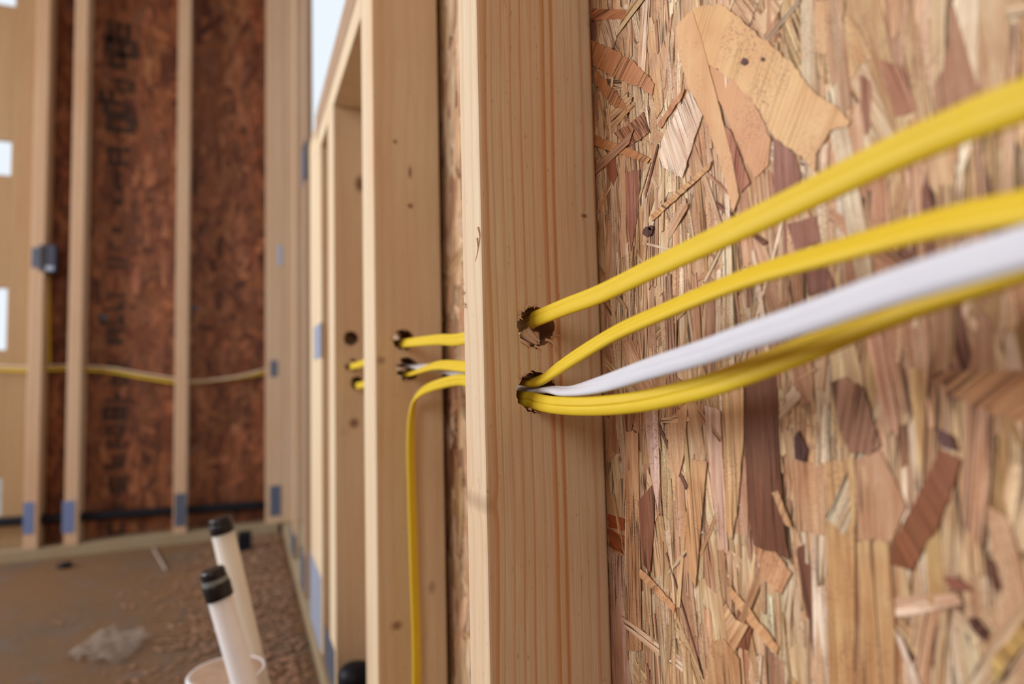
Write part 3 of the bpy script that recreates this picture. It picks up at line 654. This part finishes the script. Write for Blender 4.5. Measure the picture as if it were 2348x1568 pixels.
c3 = [(1262, 893, .1838, 82), (1304, 896, .1805, 64), (1381, 880, .178, 24), (1483, 847, .174, 8), (1611, 808, .171, 2), (1700, 777, .170, 0), (1854, 727, .169, 0), (2058, 656, .168, 0), (2348, 568, .167, 0)]
f3 = [PX(x, y, X) for x, y, X, _ in c3]
R3 = [row(ext(f3[-2], f3[-1], -.10), 0), row(ext(f3[-2], f3[-1], .0), 0)]+[row(p, c[3]) for p, c in zip(f3[::-1], c3[::-1])]
R3 += [row(np.array([hA2[0]+.0045, .395, hA2[2]+.0008]), 90), row(PY(1120, 874, .48), 60), row(PY(1062, 857, .56), 20), row(PY(1010, 845, .66), 10), row(PY(945, 840, .737), 88), row(np.array([hB2[0]+.001, .80, hB2[2]+.007]), 88)]
mk_cable('white cable between the yellow ones in the lower hole', 'white_jacket', R3, .0105, .0045, ((-.02, .16), (.24, .08)))
c4 = [(1216, 917, .1765, 10), (1253, 926, .177, 6), (1304, 931, .178, 0), (1381, 930, .180, 0), (1483, 918, .183, 4), (1611, 888, .186, 8), (1700, 858, .188, 10), (1854, 798, .191, 14), (1956, 753, .193, 18), (2109, 690, .195, 20), (2348, 606, .196, 20)]
f4 = [PX(x, y, X) for x, y, X, _ in c4]
R4 = [row(ext(f4[-2], f4[-1], -.10), 20), row(ext(f4[-2], f4[-1], .0), 20)]+[row(p, c[3]) for p, c in zip(f4[::-1], c4[::-1])]
R4 += [row(np.array([hA2[0]-.0055, .392, hA2[2]-.0042]), 8), row(PY(1110, 893, .45), 5), row(PY(1062, 871, .53), 0), row(PY(1010, 880, .62), 0), row(PY(974, 894, .685), 12), row(PY(953, 914, .710), 35), row(PY(945, 945, .714), 62),
       row(PY(942, 1010, .716), 80), row(PY(944, 1120, .718), 84), row(PY(949, 1300, .718), 86), row(PY(955, 1568, .718), 86), row(np.array([.172, .718, .075]), 86), row(np.array([.172, .717, .047]), 86)]
mk_cable('lowest yellow cable, sagging from the lower hole, its far end hanging down the second stud', 'yellow_plain', R4, .0110, .0052, ((-.03, .5), (.26, .12)))

# ------------------------------------------------------------------ far wall: studs, plates, pipe, cables, box
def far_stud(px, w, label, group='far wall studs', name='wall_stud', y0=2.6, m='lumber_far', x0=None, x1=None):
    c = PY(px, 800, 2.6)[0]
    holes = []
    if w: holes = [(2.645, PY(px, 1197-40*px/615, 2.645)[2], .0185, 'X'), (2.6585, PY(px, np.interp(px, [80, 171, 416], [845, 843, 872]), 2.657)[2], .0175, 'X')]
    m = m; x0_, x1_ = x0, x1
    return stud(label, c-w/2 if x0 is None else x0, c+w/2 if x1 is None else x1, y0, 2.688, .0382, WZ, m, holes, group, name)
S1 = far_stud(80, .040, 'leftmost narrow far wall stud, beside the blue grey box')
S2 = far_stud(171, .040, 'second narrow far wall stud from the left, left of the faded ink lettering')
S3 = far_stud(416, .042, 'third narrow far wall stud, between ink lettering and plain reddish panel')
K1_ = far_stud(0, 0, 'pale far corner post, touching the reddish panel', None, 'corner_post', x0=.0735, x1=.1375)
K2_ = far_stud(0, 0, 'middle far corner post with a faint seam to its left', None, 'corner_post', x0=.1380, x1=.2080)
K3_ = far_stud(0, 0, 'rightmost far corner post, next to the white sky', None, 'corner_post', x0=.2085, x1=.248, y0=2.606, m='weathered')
nail_plate(S1, 52, 1150, 79, 1226, 'Y', 2.6, 'steel_blue'); nail_plate(S2, 142, 1147, 172, 1223, 'Y', 2.6, 'steel_blue'); nail_plate(S3, 400, 1130, 427, 1208, 'Y', 2.6, 'steel_dark')
nail_plate(K1_, 619, 1112, 644, 1184, 'Y', 2.6, 'steel_dark'); nail_plate(K1_, 620, 826, 636, 864, 'Y', 2.6, 'steel_dark')
nail_plate(K1_, 637, 562, 646, 608, 'Y', 2.6, 'steel')
# tan ladder-like frame at the left edge: upright with rails, daylight between them
xa, xb = PY(13, 800, 2.69)[0], -.7085
fr = box('framing_board', xa, xb, 2.69, 2.712, 0.0002, WZ, 'tan', label='wide tan upright board at the left edge, with white gaps beside it', category='board')
for k, (ya, yb) in enumerate([(8, 320), (400, 660), (802, 1098), (1182, 1262)]):
    z1_, z0_ = PY(0, ya, 2.69)[2], PY(0, yb, 2.69)[2]; z0_ = max(z0_, .0005)
    box('framing_rail', -1.20, xa-.0004, 2.692, 2.710, z0_, z1_, 'tan', parent=fr)
# the black pipe passes the studs at mid depth
def tube_mesh(pts, r, n=16, loc=None):
    S = spline([(*p, 0) for p in pts], 8)[:, :3]; P, T = frames(S); bm = bmesh.new(); rings = []
    for i in range(len(P)):
        a = np.cross(T[i], [.1, .2, 1] if abs(T[i][2]) < .9 else [1, 0, 0]); a /= np.linalg.norm(a); b = np.cross(T[i], a)
        rings.append([bm.verts.new(P[i]+(a*math.cos(2*math.pi*k/n)+b*math.sin(2*math.pi*k/n))*r) for k in range(n)])
    for p, q in zip(rings, rings[1:]):
        for k in range(n): bm.faces.new((p[k], p[(k+1) % n], q[(k+1) % n], q[k]))
    bm.faces.new(rings[0][::-1]); bm.faces.new(rings[-1]); return finish(bm, True)
p0, p1 = PY(0, 1197, 2.645), PY(611, 1157, 2.645)
link('drain_pipe', tube_mesh([p0+(p0-p1)*.5, p0, (p0+p1)/2, p1], .0165), 'blackpipe', label='long black pipe low along the far wall, through the studs', category='pipe')
fc = [(-260, 835), (-30, 842), (50, 846), (110, 843), (165, 843), (250, 848), (320, 860), (400, 872), (450, 872), (540, 862), (609, 851)]
ya_ = [PY(x, y+4, 2.664) for x, y in fc]; yb_ = [PY(x, y-4+(6 if 420 < x < 560 else 0), 2.650) for x, y in fc]
link('electrical_cable', cable_mesh([row(p, 10) for p in ya_], .0105, .006), 'yellow_plain', label='yellow cable sagging across the far wall beside a tan one', category='cable', group='cables on the far wall')
link('electrical_cable', cable_mesh([row(p, 10) for p in yb_], .0085, .006), 'tan_jacket', label='pale tan cable running with a yellow one across the far wall', category='cable', group='cables on the far wall')
v0, v1 = PY(110, 629, 2.66), PY(113, 842, 2.66)
link('electrical_cable', cable_mesh([row(v0, 80), row((v0+v1)/2, 80), row(v1+np.array([0, 0, .006]), 80)], .013, .007), 'yellow_plain', label='short yellow cable dropping below the blue grey box', category='cable')
b0, b1 = PY(86, 622, 2.60), PY(128, 562, 2.60)
bx = box('electrical_box', b0[0]+.002, b1[0], 2.598, 2.655, b0[2], b1[2], 'box', .003, label='small blue grey electrical box on the leftmost far stud', category='electrical box')
box('box_opening', b0[0]+.006, b0[0]+.024, 2.5965, 2.5979, b0[2]+.010, b1[2]-.006, 'black', .0003, parent=bx)
box('box_clamp', b0[0]+.024, b1[0]-.004, 2.5955, 2.5979, b0[2]+.004, b0[2]+.020, 'steel', .0005, parent=bx)
box('mounting_ear', b0[0]-.018, b0[0]+.0015, 2.5975, 2.5992, b0[2]+.012, b1[2]-.012, 'steel_dark', .0005, parent=bx)
for (x, y) in [(446, 707), (238, 727)]:
    p = PY(x, y, YB-.0035); lathe_obj('nail_disc', [(.010, 0), (.0105, .001), (.007, .0028), (.002, .0032)], p, (0, -1, 0), 'steel_dark',
              label='small round grey disc on the '+('plain reddish far panel' if x > 400 else 'lettered far panel'), category='disc')

# ------------------------------------------------------------------ stub pipes standing in the floor
def capped_pipe(label, m, top, bot, r, depth, cap_r, near):
    t = PD(*top, depth); b = PD(*bot, depth); d = b-t; k = (t[2]-0)/(t[2]-b[2]); foot = t+d*k
    root = link('supply_pipe', None, None, None, foot, label=label, category='pipe')
    ax = t-foot; L = float(np.linalg.norm(ax)); ax = ax/L
    lathe_obj('pipe_tube', [(r, 0), (r, L)], foot, ax, m, root)
    P_ = foot+ax*(L-.001)
    if near:
        lathe_obj('cap_collar', [(cap_r*.97, 0), (cap_r, .001), (cap_r, .018), (cap_r*.96, .0195)], P_, ax, 'black', root, label='black collar')
        lathe_obj('cap_ring', [(cap_r*.92, 0), (cap_r*.94, .006)], P_+ax*.0196, ax, 'grey_ring', root, label='grey ring under the cap')
        lathe_obj('cap_plug', [(cap_r*.86, 0), (cap_r*.88, .001), (cap_r*.88, .009), (cap_r*.80, .0115), (cap_r*.76, .0118)], P_+ax*.0257, ax, 'black', root, label='black plug')
    else:
        lathe_obj('cap_collar', [(cap_r*.97, 0), (cap_r, .001), (cap_r, .014), (cap_r*.96, .015)], P_, ax, 'black', root, label='black collar')
        lathe_obj('cap_plug', [(cap_r*.9, 0), (cap_r*.9, .006), (cap_r*.82, .008)], P_+ax*.0151, ax, 'black', root, label='black plug')
    return root
capped_pipe('nearer white pipe stub, leaning left, black cap with grey ring', 'pipe_white', (504, 1368), (561, 1568), .0148, .78, .0168, True)
capped_pipe('farther cream pipe stub with plain black cap, behind the nearer one', 'pipe_cream', (511, 1220), (575, 1497), .0158, .915, .0168, False)
cc = PD(520, 1537, .845); cr_ = .0505
dp = lathe_obj('drain_stub', [(cr_, 0), (cr_, cc[2]-.002), (cr_-.0015, cc[2]), (cr_-.004, cc[2]), (cr_-.0045, cc[2]-.0015)], (cc[0], cc[1], 0), (0, 0, 1), 'pvc',
               label='thick white drain pipe stub with a dusty tan top, below the capped pipes', category='pipe')
lathe_obj('stub_top', [(cr_-.0048, cc[2]-.003), (cr_-.0048, cc[2]-.0006), (cr_-.008, cc[2]+.0002)], (cc[0], cc[1], 0), (0, 0, 1), 'dust', dp, label='dusty tan top disc')
q = PD(815, 1560, 1.0)
lathe_obj('round_stopper', [(.028, 0), (.028, .062), (.026, .070), (.020, .076), (.010, .079), (.003, .0795)], (q[0], q[1], .0382), (0, 0, 1), 'blackpipe', label='round black cap on the bottom plate at the lower edge, behind the doubled stud', category='stopper')
q0 = PZ(545, 1266, .0005); q1 = PZ(577, 1266, .0005)
box('pipe_block', q0[0], q1[0], q0[1], q0[1]+.05, .0003, .062, 'blackpipe', .004, label='small black block on the floor behind the cream pipe', category='block')

# ------------------------------------------------------------------ litter on the floor
q0, q1 = PZ(352, 1258, .004), PZ(380, 1306, .004)
link('plastic_rod', tube_mesh([q0, (q0+q1)/2, q1], .0038), 'paper', label='thin pale rod lying on the floor near the far wall', category='rod')
q = PZ(150, 1302, 0)
bm = bmesh.new(); bmesh.ops.create_icosphere(bm, subdivisions=2, radius=.016)
for v in bm.verts: v.co = Vector((v.co.x*1.5, v.co.y, max(v.co.z*.6, -.009)+.009))*(1+.12*math.sin(v.co.x*300+v.co.y*210))
link('dark_clod', finish(bm, True), 'blackpipe', loc=(q[0], q[1], 0), label='small dark lump on the floor near the far wall', category='lump')
# crumpled clear film
bm = bmesh.new(); c00, c10, c11, c01 = PZ(148, 1512, 0), PZ(262, 1538, 0), PZ(345, 1462, 0), PZ(225, 1452, 0)
g = []; ro = random.Random(4)
for i in range(15):
    for j in range(10):
        u, v = i/14, j/9; p = (c00*(1-u)*(1-v)+c10*u*(1-v)+c11*u*v+c01*(1-u)*v)
        g.append(bm.verts.new((p[0]+ro.uniform(-.004, .004), p[1]+ro.uniform(-.006, .006), .0025+ro.uniform(0, .022)*(1 if 0 < i < 14 else .3))))
for i in range(14):
    for j in range(9): bm.faces.new((g[i*10+j], g[i*10+10+j], g[i*10+11+j], g[i*10+j+1]))
fo = link('plastic_film', finish(bm, True), 'film', label='crumpled pale scrap of film on the floor at lower left', category='scrap')
fo.modifiers.new('s', 'SOLIDIFY').thickness = .0004
# drill shavings and crumbs, countless
bm = bmesh.new(); rf = random.Random(12)
def chip(x, y, s_):
    if min(c00[0], c01[0])-.02 < x < max(c10[0], c11[0])+.02 and c00[1]-.08 < y < c11[1]+.06: return
    if abs(x-(q0[0]+q1[0])/2) < .06 and abs(y-(q0[1]+q1[1])/2) < .14: return
    a = rf.uniform(0, 6.28); l, w, t = s_*rf.uniform(.6, 1.6), s_*rf.uniform(.2, .6), s_*rf.uniform(.08, .2)
    ux, uy = math.cos(a), math.sin(a); z = rf.uniform(.0005, .004); tz = rf.uniform(-.5, .5)*l*.4
    vs4 = []
    for (su, sv, sw) in ((-1, -1, 0), (1, -1, 0), (1, 1, 0), (-1, 1, 0), (-1, -1, 1), (1, -1, 1), (1, 1, 1), (-1, 1, 1)):
        vs4.append(bm.verts.new((x+ux*l*su-uy*w*sv, y+uy*l*su+ux*w*sv, z+abs(tz)+tz*su+t*sw)))
    for f in ((0, 3, 2, 1), (4, 5, 6, 7), (0, 1, 5, 4), (1, 2, 6, 5), (2, 3, 7, 6), (3, 0, 4, 7)): bm.faces.new([vs4[k] for k in f])
for i in range(2600):
    y = rf.uniform(.75, 2.58); x = .118-abs(rf.gauss(0, .16))
    if x > -1.2: chip(x, y, rf.uniform(.003, .009))
for i in range(500): chip(rf.uniform(-1.6, .1), rf.uniform(.8, 2.58), rf.uniform(.002, .005))
link('wood_shavings', finish(bm), plain('shavings', (.32, .18, .105), .8, var=.5, scale=25, dark=(.22, .105, .06)), kind='stuff', label='reddish wood shavings and crumbs strewn on the floor beside the right wall', category='wood shavings')
